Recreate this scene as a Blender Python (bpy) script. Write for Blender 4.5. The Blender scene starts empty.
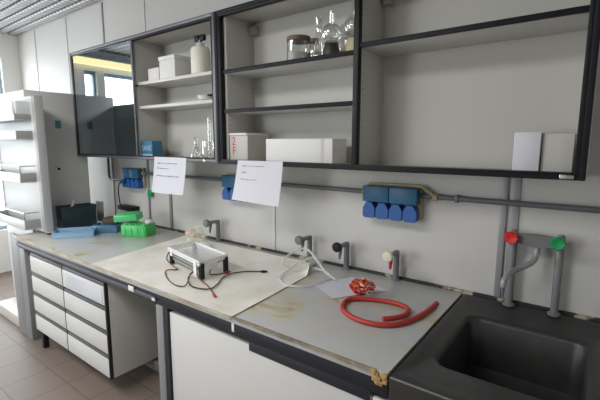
import bpy, bmesh, math, random
from mathutils import Vector, Matrix
R = math.radians
random.seed(7)
scn = bpy.context.scene
FILL_POWER = 42  # power of each added ceiling fill lamp
col = scn.collection

# ------------------------------------------------------------------ materials
def mat(name, color, rough=.5, metal=0., spec=.5, noise=None, bump=None, emit=None):
    """noise=(scale, amount, second colour); bump=(scale, strength)"""
    m = bpy.data.materials.new(name); m.use_nodes = True
    nt = m.node_tree; b = nt.nodes['Principled BSDF']
    c = (*color, 1)
    b.inputs['Base Color'].default_value = c
    b.inputs['Roughness'].default_value = rough
    b.inputs['Metallic'].default_value = metal
    b.inputs['Specular IOR Level'].default_value = spec
    if noise or bump:
        tc = nt.nodes.new('ShaderNodeTexCoord')
    if noise:
        n = nt.nodes.new('ShaderNodeTexNoise'); n.inputs['Scale'].default_value = noise[0]
        n.inputs['Detail'].default_value = 5
        nt.links.new(tc.outputs['Object'], n.inputs['Vector'])
        r = nt.nodes.new('ShaderNodeValToRGB')
        r.color_ramp.elements[0].position = .5 - .12; r.color_ramp.elements[1].position = .5 + .2
        r.color_ramp.elements[0].color = c
        r.color_ramp.elements[1].color = (*[a * (1 - noise[1]) + q * noise[1] for a, q in zip(color, noise[2])], 1)
        nt.links.new(n.outputs['Fac'], r.inputs['Fac'])
        nt.links.new(r.outputs['Color'], b.inputs['Base Color'])
    if bump:
        n2 = nt.nodes.new('ShaderNodeTexNoise'); n2.inputs['Scale'].default_value = bump[0]
        nt.links.new(tc.outputs['Object'], n2.inputs['Vector'])
        bp = nt.nodes.new('ShaderNodeBump'); bp.inputs['Strength'].default_value = bump[1]
        bp.inputs['Distance'].default_value = .004
        nt.links.new(n2.outputs['Fac'], bp.inputs['Height'])
        nt.links.new(bp.outputs['Normal'], b.inputs['Normal'])
    if emit:
        b.inputs['Emission Color'].default_value = (*emit[0], 1)
        b.inputs['Emission Strength'].default_value = emit[1]
    return m

def thin_glass(name, tint, refl, edge=0., rough=.02, gloss=(1, 1, 1)):
    """clear sheet: transparent + mirror, more mirror at grazing angles"""
    m = bpy.data.materials.new(name); m.use_nodes = True
    nt = m.node_tree; nt.nodes.clear()
    o = nt.nodes.new('ShaderNodeOutputMaterial'); mx = nt.nodes.new('ShaderNodeMixShader')
    t = nt.nodes.new('ShaderNodeBsdfTransparent'); t.inputs['Color'].default_value = (*tint, 1)
    g = nt.nodes.new('ShaderNodeBsdfGlossy'); g.inputs['Roughness'].default_value = rough
    g.inputs['Color'].default_value = (*gloss, 1)
    lw = nt.nodes.new('ShaderNodeLayerWeight'); lw.inputs['Blend'].default_value = .35
    ma = nt.nodes.new('ShaderNodeMath'); ma.operation = 'MULTIPLY_ADD'; ma.use_clamp = True
    ma.inputs[1].default_value = edge; ma.inputs[2].default_value = refl
    nt.links.new(lw.outputs['Facing'], ma.inputs[0]); nt.links.new(ma.outputs[0], mx.inputs['Fac'])
    nt.links.new(t.outputs[0], mx.inputs[1]); nt.links.new(g.outputs[0], mx.inputs[2])
    nt.links.new(mx.outputs[0], o.inputs['Surface'])
    return m

def film(name, color, alpha, rough=.25):
    """translucent plastic: principled with partial transparency"""
    m = mat(name, color, rough)
    m.node_tree.nodes['Principled BSDF'].inputs['Alpha'].default_value = alpha
    return m

M = {}
M['wall'] = mat('wall panel paint', (.55, .54, .525), .55, noise=(1.5, .1, (.49, .475, .45)))
M['wall_plain'] = mat('plain wall paint', (.80, .79, .76), .7)
M['frame_paint'] = mat('window frame paint', (.30, .38, .45), .5)
M['seam'] = mat('panel joint aluminium', (.30, .30, .31), .45, .2)
M['seam_light'] = mat('panel joint filler', (.60, .60, .60), .5)
M['seam_dark'] = mat('panel joint gap', (.16, .16, .16), .6)
M['grey_post'] = mat('grey lacquered steel', (.23, .235, .24), .45)
M['black_steel'] = mat('blue black lacquered steel', (.022, .025, .034), .35)
M['anod'] = mat('dark anodised aluminium', (.17, .17, .19), .48, .7)
M['anod_dim'] = mat('dim anodised aluminium', (.018, .018, .022), .5, 0, .12)  # same metal as anod, its weaker window reflection put into a darker colour
M['black'] = mat('black plastic', (.012, .012, .014), .45, 0, .25)
M['white_lam'] = mat('white laminate', (.62, .615, .60), .42, noise=(3, .12, (.52, .51, .47)))
M['cab_in'] = mat('cabinet interior melamine', (.53, .52, .49), .6, noise=(2.2, .12, (.45, .44, .41)))
M['grey_side'] = mat('grey cabinet side laminate', (.66, .66, .63), .5)
M['bracket'] = mat('beige bracket plastic', (.42, .40, .33), .5)
M['hole'] = mat('shelf pin hole', (.10, .10, .09), .8)
M['white'] = mat('white card', (.72, .71, .70), .6)
M['whitegrey'] = mat('pale grey card', (.55, .54, .50), .6, noise=(6, .3, (.45, .44, .40)))
M['paper'] = mat('white paper', (.64, .64, .70), .7)
M['ink_blue'] = mat('faded blue ink', (.26, .36, .52), .7)
M['ink_grey'] = mat('faded grey ink', (.44, .44, .50), .7)
M['red_ink'] = mat('red marker ink', (.65, .05, .07), .5)
M['pipe'] = mat('grey conduit plastic', (.14, .145, .155), .45)
M['tap'] = mat('grey tap lacquer', (.17, .175, .18), .42)
M['chrome'] = mat('chrome', (.55, .55, .57), .22, 1)
M['teal'] = mat('socket teal blue plastic', (.014, .10, .20), .45)
M['blue'] = mat('socket flap blue plastic', (.010, .085, .31), .45)
M['tan'] = mat('tan plastic', (.40, .35, .22), .5)
M['red'] = mat('red rubber', (.42, .035, .025), .5)
M['redknob'] = mat('red knob plastic', (.62, .02, .02), .35)
M['orange'] = mat('orange wire insulation', (.60, .13, .04), .4)
M['cream'] = mat('cream knob plastic', (.72, .68, .55), .4)
M['greenknob'] = mat('green knob plastic', (.01, .30, .09), .35)
M['green'] = mat('green polypropylene', (.06, .52, .12), .35)
M['greenlid'] = film('clear green polypropylene', (.10, .58, .22), .85)
M['sink'] = mat('dark grey composite', (.030, .030, .031), .4, noise=(14, .5, (.048, .046, .041)), bump=(160, .12))
M['drain'] = mat('drain metal', (.25, .25, .25), .4, .8)
M['tray_blue'] = film('clear blue plastic', (.36, .58, .78), .72, .2)
M['tray_dark'] = film('blue plastic', (.10, .24, .38), .85, .25)
M['darkbox'] = mat('dark navy plastic', (.018, .036, .048), .4)
M['brown'] = mat('brown sponge', (.09, .065, .05), .9)
M['wire_black'] = mat('black cable', (.02, .018, .02), .45)
M['wire_red'] = mat('red cable', (.14, .04, .036), .45)
M['tube_clear'] = film('clear silicone tubing', (.74, .75, .78), .45, .15)
M['acryl'] = film('clear acrylic', (.84, .86, .86), .38, .1)
M['acryl_edge'] = film('acrylic edge', (.84, .86, .86), .68, .2)
M['bagfilm'] = film('crinkled clear bag film', (.70, .72, .55), .34, .2)
M['bagpink'] = film('pink bag content', (.72, .42, .44), .7, .4)
M['fridge_white'] = mat('fridge white plastic', (.52, .525, .53), .4)
M['fridge_grey'] = mat('fridge grey lacquer', (.78, .785, .77), .45)
M['gasket'] = mat('grey door gasket', (.36, .36, .35), .6)
M['bin_clear'] = film('frosted bin plastic', (.80, .83, .86), .7, .25)
M['sticker'] = mat('teal sticker', (.10, .33, .34), .5)
M['glass'] = thin_glass('clear glass', (.90, .91, .90), .14, .8, .06)
M['smoked'] = thin_glass('smoked sliding glass', (.55, .60, .60), .30, .3, .008, (.85, .93, 1))
M['window_glass'] = thin_glass('window glass', (.97, .98, .98), .05)
M['amber'] = mat('amber liquid', (.36, .22, .06), .2)
M['darkres'] = mat('dark residue', (.05, .04, .025), .4)
M['cork'] = mat('brown lid', (.13, .09, .06), .6)
M['beige_plastic'] = mat('beige plastic', (.62, .54, .36), .5)
M['bottle'] = mat('milky bottle plastic', (.76, .75, .66), .35)
M['box_blue'] = mat('blue printed card', (.035, .16, .30), .45)
M['box_blue2'] = mat('light blue printed card', (.40, .52, .60), .5)
M['lamp'] = mat('warm lamp diffuser', (.9, .8, .5), .5, emit=((1, .78, .36), 2.2))
M['tile_skirt'] = mat('pale plinth', (.52, .50, .46), .5)

def worktop_mat():
    m = mat('grey worktop laminate', (.36, .37, .37), .27)
    nt = m.node_tree; b = nt.nodes['Principled BSDF']
    tc = nt.nodes.new('ShaderNodeTexCoord')
    n = nt.nodes.new('ShaderNodeTexNoise'); n.inputs['Scale'].default_value = 3.2; n.inputs['Detail'].default_value = 6
    n.inputs['Distortion'].default_value = 1.2
    r = nt.nodes.new('ShaderNodeValToRGB')
    e = r.color_ramp.elements
    e[0].position = .50; e[0].color = (.52, .53, .53, 1); e[1].position = .70; e[1].color = (.40, .34, .20, 1)
    x = r.color_ramp.elements.new(.60); x.color = (.54, .51, .41, 1)
    nt.links.new(tc.outputs['Object'], n.inputs['Vector']); nt.links.new(n.outputs['Fac'], r.inputs['Fac'])
    nt.links.new(r.outputs['Color'], b.inputs['Base Color'])
    return m
M['worktop'] = worktop_mat()
M['edge'] = mat('worn worktop edge', (.50, .47, .42), .5, noise=(9, .85, (.30, .20, .11)))
M['bare_edge'] = mat('bare worn edge', (.30, .26, .19), .6, noise=(14, .9, (.10, .07, .05)))
M['chip'] = mat('exposed chipboard', (.45, .30, .13), .9, noise=(60, .6, (.25, .14, .05)))
M['sheet'] = mat('stained bench paper', (.86, .85, .80), .5, noise=(4.5, .75, (.68, .64, .50)), bump=(9, .8))
M['sealant'] = mat('dirty sealant', (.02, .02, .02), .6, noise=(11, 1, (.42, .38, .28)))
nd = [q for q in M['sealant'].node_tree.nodes if q.type == 'VALTORGB'][0]
nd.color_ramp.elements[0].position = .56; nd.color_ramp.elements[1].position = .62

def floor_mat():
    m = mat('brown floor tiles', (.3, .25, .21), .5, spec=.3)
    nt = m.node_tree; b = nt.nodes['Principled BSDF']
    tc = nt.nodes.new('ShaderNodeTexCoord'); br = nt.nodes.new('ShaderNodeTexBrick')
    br.offset = 0; br.squash = 1
    br.inputs['Scale'].default_value = 1; br.inputs['Mortar Size'].default_value = .006
    br.inputs['Brick Width'].default_value = .30; br.inputs['Row Height'].default_value = .30
    br.inputs['Color1'].default_value = (.20, .160, .135, 1); br.inputs['Color2'].default_value = (.185, .148, .125, 1)
    br.inputs['Mortar'].default_value = (.135, .11, .095, 1)
    nt.links.new(tc.outputs['Object'], br.inputs['Vector']); nt.links.new(br.outputs['Color'], b.inputs['Base Color'])
    return m
M['floor'] = floor_mat()

def ceil_mat():
    m = mat('perforated ceiling slat', (.36, .35, .35), .5)
    nt = m.node_tree; b = nt.nodes['Principled BSDF']
    tc = nt.nodes.new('ShaderNodeTexCoord'); w = nt.nodes.new('ShaderNodeTexWave')
    w.inputs['Scale'].default_value = 4; w.bands_direction = 'X'
    r = nt.nodes.new('ShaderNodeValToRGB')
    r.color_ramp.elements[0].color = (.15, .147, .15, 1); r.color_ramp.elements[1].color = (.42, .41, .42, 1)
    nt.links.new(tc.outputs['Object'], w.inputs['Vector']); nt.links.new(w.outputs['Fac'], r.inputs['Fac'])
    nt.links.new(r.outputs['Color'], b.inputs['Base Color'])
    return m
M['ceil'] = ceil_mat()
M['ceil_back'] = mat('ceiling void', (.22, .21, .21), .7)

# ------------------------------------------------------------------ mesh helper
def smooth_path(pts, n=8, closed=False):
    P = [Vector(p) for p in pts]; out = []
    L = len(P)
    for i in range(L if closed else L - 1):
        if closed: a, b, c, d = P[i-1], P[i], P[(i+1) % L], P[(i+2) % L]
        else: a, b, c, d = P[max(i-1, 0)], P[i], P[i+1], P[min(i+2, L-1)]
        for k in range(n):
            t = k / n
            out.append(.5 * ((2*b) + (c-a)*t + (2*a-5*b+4*c-d)*t*t + (3*b-a-3*c+d)*t**3))
    if not closed: out.append(P[-1])
    return out

class MB:
    def __init__(s): s.bm = bmesh.new()
    def box(s, x0, x1, y0, y1, z0, z1, bev=.003, rz=0, piv=None):
        r = bmesh.ops.create_cube(s.bm, size=1); v = r['verts']
        c = Vector(((x0+x1)/2, (y0+y1)/2, (z0+z1)/2))
        for q in v: q.co = Vector((q.co.x*(x1-x0), q.co.y*(y1-y0), q.co.z*(z1-z0))) + c
        if bev:
            bev = min(bev, .3*min(abs(x1-x0), abs(y1-y0), abs(z1-z0)))
            es = list({e for q in v for e in q.link_edges})
            rr = bmesh.ops.bevel(s.bm, geom=es, offset=bev, segments=2, profile=.5, affect='EDGES')
            v = list({q for f in rr['faces'] for q in f.verts} | {q for q in v if q.is_valid})
        if rz:
            pv = Vector(piv) if piv else c
            bmesh.ops.rotate(s.bm, verts=v, cent=pv, matrix=Matrix.Rotation(rz, 3, 'Z'))
        return s
    def cyl(s, p0, p1, r, r2=None, seg=20, cap=True):
        return s.tube([p0, p1], r, seg, r2=r2, cap=cap)
    def tube(s, pts, r, seg=10, closed=False, r2=None, cap=True, radii=None):
        P = [Vector(p) for p in pts]; n = len(P); rings = []; up = None
        for i in range(n):
            if closed: t = (P[(i+1) % n]-P[i-1]).normalized()
            else: t = (P[min(i+1, n-1)]-P[max(i-1, 0)]).normalized()
            if up is None:
                up = Vector((0, 0, 1)) if abs(t.z) < .9 else Vector((1, 0, 0))
            up = (up - t*up.dot(t)).normalized(); sd = t.cross(up)
            rr = radii[i] if radii else (r if r2 is None else r + (r2-r)*i/(n-1))
            rings.append([s.bm.verts.new(P[i] + rr*(math.cos(a)*up + math.sin(a)*sd)) for a in [2*math.pi*k/seg for k in range(seg)]])
        for i in range(n if closed else n-1):
            A, B = rings[i], rings[(i+1) % n]
            for k in range(seg):
                s.bm.faces.new((A[k], A[(k+1) % seg], B[(k+1) % seg], B[k]))
        if cap and not closed:
            s.bm.faces.new(rings[0]); s.bm.faces.new(rings[-1][::-1])
        return s
    def lathe(s, prof, c, seg=28, axis='Z', capb=True, capt=False):
        """prof: list of (radius, height) from the base c"""
        c = Vector(c); rings = []
        for r, h in prof:
            ring = []
            for k in range(seg):
                a = 2*math.pi*k/seg
                if axis == 'Z': o = Vector((r*math.cos(a), r*math.sin(a), h))
                else: o = Vector((r*math.cos(a), -h, r*math.sin(a)))
                ring.append(s.bm.verts.new(c+o))
            rings.append(ring)
        for A, B in zip(rings, rings[1:]):
            for k in range(seg): s.bm.faces.new((A[k], A[(k+1) % seg], B[(k+1) % seg], B[k]))
        if capb: s.bm.faces.new(rings[0][::-1])
        if capt: s.bm.faces.new(rings[-1])
        return s
    def prism(s, poly, a0, a1, axis='Z'):
        def P(u, v, w):
            return {'Z': (u, v, w), 'Y': (u, w, v), 'X': (w, u, v)}[axis]
        A = [s.bm.verts.new(P(u, v, a0)) for u, v in poly]; B = [s.bm.verts.new(P(u, v, a1)) for u, v in poly]
        s.bm.faces.new(A[::-1]); s.bm.faces.new(B); n = len(poly)
        for k in range(n): s.bm.faces.new((A[k], A[(k+1) % n], B[(k+1) % n], B[k]))
        return s
    def sheet(s, fn, nu, nv, th=.0012):
        """thin solid sheet: fn(u,v)->point"""
        V = [[[s.bm.verts.new(Vector(fn(i/nu, j/nv)) + Vector((0, 0, 0))) for j in range(nv+1)] for i in range(nu+1)]]
        G = V[0]
        fs = []
        for i in range(nu):
            for j in range(nv): fs.append(s.bm.faces.new((G[i][j], G[i+1][j], G[i+1][j+1], G[i][j+1])))
        bmesh.ops.recalc_face_normals(s.bm, faces=fs)
        bmesh.ops.solidify(s.bm, geom=fs, thickness=th)
        return s
    def rings(s, loops, capb=True, capt=False):
        RR = [[s.bm.verts.new(Vector(p)) for p in lp] for lp in loops]
        for A, B in zip(RR, RR[1:]):
            n = len(A)
            for k in range(n): s.bm.faces.new((A[k], A[(k+1) % n], B[(k+1) % n], B[k]))
        if capb: s.bm.faces.new(RR[-1])
        if capt: s.bm.faces.new(RR[0])
        return s
    def build(s, name, m, parent=None, smooth=True):
        bmesh.ops.recalc_face_normals(s.bm, faces=s.bm.faces[:])
        me = bpy.data.meshes.new(name)
        vs = [v.co for v in s.bm.verts]
        if parent is not None:
            off = wloc(parent)
        else:
            lo = [min(v[i] for v in vs) for i in range(3)]; hi = [max(v[i] for v in vs) for i in range(3)]
            off = Vector(((lo[0]+hi[0])/2, (lo[1]+hi[1])/2, lo[2]))
        bmesh.ops.translate(s.bm, verts=s.bm.verts[:], vec=-off)
        s.bm.to_mesh(me); s.bm.free()
        me.materials.append(m)
        if smooth:
            for p in me.polygons: p.use_smooth = True
            try: me.set_sharp_from_angle(angle=R(35))
            except Exception: pass
        o = bpy.data.objects.new(name, me); col.objects.link(o)
        if parent is not None: o.parent = parent
        else: o.location = off
        return o

def wloc(o):
    v = Vector(o.location)
    while o.parent is not None:
        o = o.parent; v = v + Vector(o.location)
    return v

def thing(name, label, cat, loc, group=None):
    o = bpy.data.objects.new(name, None); col.objects.link(o)
    o.empty_display_size = .05; o.location = loc
    o['label'] = label; o['category'] = cat
    if group: o['group'] = group
    return o
def tag(o, label, cat, group=None):
    o['label'] = label; o['category'] = cat
    if group: o['group'] = group
    return o
def struct(o, label=None, cat=None):
    o['kind'] = 'structure'
    if label: o['label'] = label; o['category'] = cat
    return o
def bx(*a, **k): return MB().box(*a, **k)
def text_mesh(s, size, name, m, parent, loc, rot, thick=.0008):
    cu = bpy.data.curves.new(name, 'FONT'); cu.body = s; cu.size = size; cu.extrude = thick
    cu.align_x = 'CENTER'; cu.align_y = 'CENTER'
    tmp = bpy.data.objects.new(name, cu); col.objects.link(tmp)
    bpy.context.view_layer.update()
    me = bpy.data.meshes.new_from_object(tmp.evaluated_get(bpy.context.evaluated_depsgraph_get()))
    bpy.data.objects.remove(tmp); bpy.data.curves.remove(cu)
    me.name = name
    me.materials.clear(); me.materials.append(m)
    o = bpy.data.objects.new(name, me); col.objects.link(o); o.parent = parent
    o.location = Vector(loc) - wloc(parent); o.rotation_euler = rot
    return o

# ------------------------------------------------------------------ room shell
XL, XR, YF, ZC = -5.5, 2.2, -5.6, 3.0
H = .9                                   # worktop height
struct(bx(XL-.3, XR+.2, YF-.2, .2, -.1, 0, bev=0).build('floor', M['floor']), 'brown square floor tiles', 'floor')
struct(bx(XL-.3, XR+.2, 0, .15, 0, ZC+.1, bev=0).build('wall_back', M['wall']), 'pale panelled wall behind the bench', 'wall')
struct(bx(XR, XR+.15, YF, 0, 0, ZC+.1, bev=0).build('wall_right', M['wall_plain']), 'plain wall beyond the sink', 'wall')
fx0, fx1, fz0, fz1 = -4.3, -2.5, .95, 2.6  # opening of an unseen window, added for fill light
b = MB(); b.box(XL-.3, fx0, YF-.15, YF, 0, ZC+.1, bev=0); b.box(fx1, XR+.2, YF-.15, YF, 0, ZC+.1, bev=0)
b.box(fx0, fx1, YF-.15, YF, 0, fz0, bev=0); b.box(fx0, fx1, YF-.15, YF, fz1, ZC+.1, bev=0)
struct(b.build('wall_front', M['wall_plain']), 'plain wall facing the bench', 'wall')
f = MB()
for q in ((fx0, fx0+.05, fz0, fz1), (fx1-.05, fx1, fz0, fz1), (fx0+.05, fx1-.05, fz0, fz0+.05), (fx0+.05, fx1-.05, fz1-.05, fz1)):
    f.box(q[0], q[1], YF-.10, YF-.04, q[2], q[3])
w = struct(f.build('window_9', M['frame_paint']), 'added blue grey framed fill window facing the bench', 'window')
bx(fx0+.05, fx1-.05, YF-.075, YF-.069, fz0+.05, fz1-.05, bev=0).build('pane', M['window_glass'], w)
# left wall with window openings
wins = [(-.90, -.20), (-1.58, -1.40), (-2.75, -1.70)]
w0, w1 = .55, 2.70
b = MB()
b.box(XL-.2, XL, YF, 0, 0, w0, bev=0); b.box(XL-.2, XL, YF, 0, w1, ZC+.1, bev=0)
ys = sorted([y for w in wins for y in w]); edges = [YF] + ys + [0]
for k in range(0, len(edges), 2):
    if edges[k+1]-edges[k] > .001: b.box(XL-.2, XL, edges[k], edges[k+1], w0, w1, bev=0)
struct(b.build('wall_left', M['wall_plain']), 'window wall at the left end of the room', 'wall')
for k, (y0, y1) in enumerate(wins):
    f = MB(); t = .05
    xa, xb = XL-.12, XL-.05
    f.box(xa, xb, y0, y0+t*.6, w0, w1); f.box(xa, xb, y1-t*.6, y1, w0, w1)
    f.box(xa, xb, y0+.03, y1-.03, w0, w0+t); f.box(xa, xb, y0+.03, y1-.03, w1-t, w1)
    w = struct(f.build('window_%d' % (k+1), M['frame_paint']), 'blue grey framed window, one of a row', 'window')
    bx(XL-.09, XL-.084, y0+.03, y1-.03, w0+t, w1-t, bev=0).build('pane', M['window_glass'], w)
# ceiling: back board and slats running along the bench
c = bx(XL-.3, XR+.2, YF-.2, .2, ZC+.06, ZC+.12, bev=0).build('ceiling', M['ceil_back'])
struct(c, 'grey slatted metal ceiling', 'ceiling')
b = MB(); y = -.02
while y > YF:
    b.prism([(y, ZC), (y-.012, ZC-.012), (y-.075, ZC-.012), (y-.087, ZC), (y-.087, ZC+.06), (y, ZC+.06)], XL, XR, 'X')
    y -= .115
sl = b.build('ceiling_slats', M['ceil'], c, smooth=False); sl['kind'] = 'structure'
# warm strip lamp over the windows
t = thing('strip_lamp', 'long warm yellow strip lamp above the windows, mirrored in the smoked cabinet glass', 'lamp', (XL+.06, -1.9, 2.77))
bx(XL+.002, XL+.10, -3.1, -.9, 2.86, 2.90).build('housing', M['frame_paint'], t)
bx(XL+.01, XL+.09, -3.08, -.92, 2.77, 2.86, bev=.01).build('diffuser', M['lamp'], t)

# panel joints on the back wall
def joint(n, x, w, z0, z1, m, d=.006):
    struct(bx(x-w/2, x+w/2, -d, .001, z0, z1, bev=.001).build('trim_%d' % n, M[m]), 'vertical wall panel joint', 'trim')
joint(1, -3.385, .026, 0, ZC-.02, 'seam'); joint(2, -4.15, .012, 0, ZC-.02, 'seam_light')
joint(3, -4.97, .012, 0, ZC-.02, 'seam_light'); joint(4, -2.69, .012, 2.3, ZC-.02, 'seam_light')
joint(5, -1.25, .022, .9, 1.7, 'seam_light')
joint(6, .190, .028, .9, 1.6, 'seam', .012); joint(7, .236, .040, .9, 1.6, 'seam', .007)
joint(8, -2.431, .03, .9, 1.6, 'grey_post', .014); joint(9, -2.756, .022, .9, 1.6, 'grey_post', .014)

# ------------------------------------------------------------------ wall cabinets
YC = -.30
def cab_carcass(x0, x1, z0, z1, part_x, parent):
    s = .018
    b = MB()
    b.box(x0, x1, -.014, -.002, z0, z1, bev=0)                        # back
    b.box(x0, x0+s, YC+.03, -.014, z0, z1, bev=.001); b.box(x1-s, x1, YC+.03, -.014, z0, z1, bev=.001)
    b.box(x0+s, x1-s, YC+.03, -.014, z0, z0+s, bev=.001); b.box(x0+s, x1-s, YC+.03, -.014, z1-s, z1, bev=.001)
    b.box(part_x-s/2, part_x+s/2, YC+.03, -.014, z0+s, z1-s, bev=.001)
    cc = b.build('carcass', M['cab_in'], parent)
    hb = MB()
    for sx in (x0+s, part_x+s/2):
        for yy in (-.24, -.05):
            z = z0+.12
            while z < z1-.1:
                hb.cyl((sx-.001, yy, z), (sx+.0012, yy, z), .0028, seg=6); z += .032
    ho = hb.build('shelf_pin_holes', M['hole'], cc); ho['kind'] = 'stuff'
    return cc
def cab_frame(x0, x1, z0, z1, parent, inner=True):
    w = .022; y0, y1 = YC-.010, YC+.03
    f = MB()
    f.box(x0, x0+w, y0, y1, z0, z1); f.box(x1-w, x1, y0, y1, z0, z1)
    f.box(x0+w, x1-w, y0, y1, z0, z0+w*.9); f.box(x0+w, x1-w, y0, y1, z1-w, z1)
    fr = f.build('frame', M['anod' if x0 < -2 else 'anod_dim'], parent)  # right frame takes the copy darkened for its dimmer reflection
    g = MB(); v = .016; y0 += .004
    g.box(x0+w, x0+w+v, y0, y1, z0+w, z1-w, bev=.001); g.box(x1-w-v, x1-w, y0, y1, z0+w, z1-w, bev=.001)
    g.box(x0+w+v, x1-w-v, y0, y1, z0+w*.9, z0+w+.006, bev=.001); g.box(x0+w+v, x1-w-v, y0, y1, z1-w-.012, z1-w, bev=.001)
    g.build('glass_channel', M['black'], fr)
# left cabinet
X0, X1, X3 = -3.435, -1.472, .500
zc0, zc1 = 1.532, 2.472
t = thing('wall_cabinet', 'wall cabinet beside the fridge with smoked sliding glass over its left half', 'cabinet', ((X0+X1)/2, -.15, zc0))
cab_carcass(X0, X1, zc0, zc1, -2.44, t); cab_frame(X0, X1, zc0, zc1, t)
g = bx(X0+.03, -2.432, YC-.002, YC+.003, zc0+.024, zc1-.03, bev=0).build('sliding_glass', M['smoked'], t); g['label'] = 'smoked mirror-like sliding glass'
bx(-2.437, -2.415, YC-.004, YC+.006, zc0+.022, zc1-.024, bev=.001).build('glass_edge_profile', M['anod'], g)
for z in (2.113, 1.930):
    s_ = bx(-2.429, X1-.02, YC+.035, -.016, z-.005, z+.018, bev=.002).build('shelf', M['white_lam'], t)
MB().cyl((-2.40, YC+.02, 2.10), (-2.40, YC-.004, 2.10), .008, seg=14).build('glass_knob', M['black'], t)
MB().lathe([(.001, 0), (.012, 0), (.012, .006), (.001, .009)], (-1.60, YC-.010, 1.542), axis='Y').build('cabinet_lock', M['chrome'], t)
# right cabinet
t2 = thing('wall_cabinet', 'long open wall cabinet over the sink and taps with dark edged shelves', 'cabinet', ((X1+X3)/2, -.15, zc0-.006))
cab_carcass(X1+.047, X3, zc0-.006, zc1, -.460, t2)
bx(X1+.0225, X1+.0465, YC-.004, YC+.03, zc0+.016, zc1-.024, bev=.002).build('wide_post', M['black'], t2); cab_frame(X1+.001, X3, zc0-.006, zc1, t2)
bx(-.474, -.446, YC-.006, YC+.03, zc0+.016, zc1-.034, bev=.002).build('divider_post', M['black'], t2)
def shelf_edged(x0, x1, z0):
    s_ = bx(x0, x1, YC+.013, -.016, z0, z0+.019, bev=.001).build('shelf', M['white_lam'], t2)
    bx(x0, x1, YC, YC+.014, z0-.002, z0+.021, bev=.002).build('shelf_edge', M['anod_dim'], s_)
shelf_edged(X1+.066, -.475, 2.094); shelf_edged(X1+.066, -.475, 1.850); shelf_edged(-.445, X3-.038, 2.122)
for x in (-1.405, -.440):
    bx(x, x+.045, -.07, -.016, 2.375, 2.42, bev=.006).build('hanging_bracket', M['bracket'], t2)
bx(.42, .465, YC-.014, YC-.009, 1.529, 1.546, bev=.001).build('lock_plate', M['chrome'], t2)

# ---- things in the left cabinet
bx(-2.315, -2.175, -.24, -.11, 2.1316, 2.225, bev=.004).build('cardboard_box', M['white'])
tag(bpy.context.scene.collection.objects[-1], 'small white carton, left of the larger white carton on the top shelf', 'box')
t = thing('cardboard_box', 'larger white carton with folded lid on the top shelf beside the white bottle', 'box', (-2.05, -.16, 2.1316))
bx(-2.15, -1.965, -.25, -.10, 2.1316, 2.262, bev=.003).build('body', M['white'], t)
bx(-2.155, -1.96, -.255, -.095, 2.2625, 2.29, bev=.003).build('lid', M['white'], t)
t = thing('bottle', 'milky white plastic bottle with black pump cap on the top shelf', 'bottle', (-1.74, -.19, 2.1316))
MB().lathe([(.062, 0), (.067, .006), (.067, .165), (.060, .182), (.030, .192), (.026, .20), (.001, .20)], (-1.75, -.19, 2.1316)).build('body', M['bottle'], t)
MB().lathe([(.028, .192), (.030, .194), (.030, .212), (.012, .22), (.012, .232), (.001, .232)], (-1.75, -.19, 2.1316)).build('neck', M['tube_clear'], t)
q = MB().box(-1.80, -1.755, -.205, -.175, 2.355, 2.40, bev=.008).box(-1.745, -1.70, -.205, -.175, 2.358, 2.398, bev=.008).box(-1.76, -1.738, -.20, -.18, 2.353, 2.372, bev=.004)
q.build('pump_cap', M['black'], t)
t = thing('glass_dish', 'small pale dish with a black rim piece at the right end of the middle shelf', 'dish', (-1.68, -.20, 1.9486))
MB().lathe([(.03, 0), (.055, .008), (.072, .035), (.068, .037), (.05, .012), (.001, .008)], (-1.68, -.20, 1.9486)).build('bowl', M['white'], t)
bx(-1.65, -1.60, -.245, -.20, 1.975, 1.988, bev=.003).build('rim_clip', M['black'], t)
t = thing('printed_box', 'blue printed carton standing at the bottom of the left cabinet', 'box', (-2.30, -.20, 1.5512))
bx(-2.430, -2.275, -.262, -.17, 1.5512, 1.675, bev=.002).build('carton', M['box_blue'], t)
bx(-2.429, -2.276, -.2630, -.2615, 1.552, 1.572, bev=0).build('pale_band', M['box_blue2'], t)
text_mesh('SAVE', .058, 'lettering', M['box_blue2'], t, (-2.352, -.2628, 1.618), (R(90), 0, 0))
tag(bx(-3.405, -3.34, -.265, -.20, 1.5512, 1.80, bev=.003).build('cardboard_box', M['white']), 'white block added behind the smoked glass as a pale reflection, left end of the wall cabinet', 'box')  # pale patch of the glass reflection, built as a solid block
tag(bx(-3.33, -2.47, -.22, -.06, 1.5512, 1.87, bev=.004).build('dark_backing', M['darkbox']), 'dark block added behind the smoked glass to darken it, beside the pale block', 'backing')  # added so the smoked glass reads as a dark reflection
tag(bx(-2.865, -2.83, -.262, -.235, 1.5512, 1.90, bev=.003).build('reflection_strip', M['white']), 'narrow tall white strip added behind the smoked glass as a bright reflection, in front of the dark block', 'strip')  # bright strip of the reflection, modelled as a thin block
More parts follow.
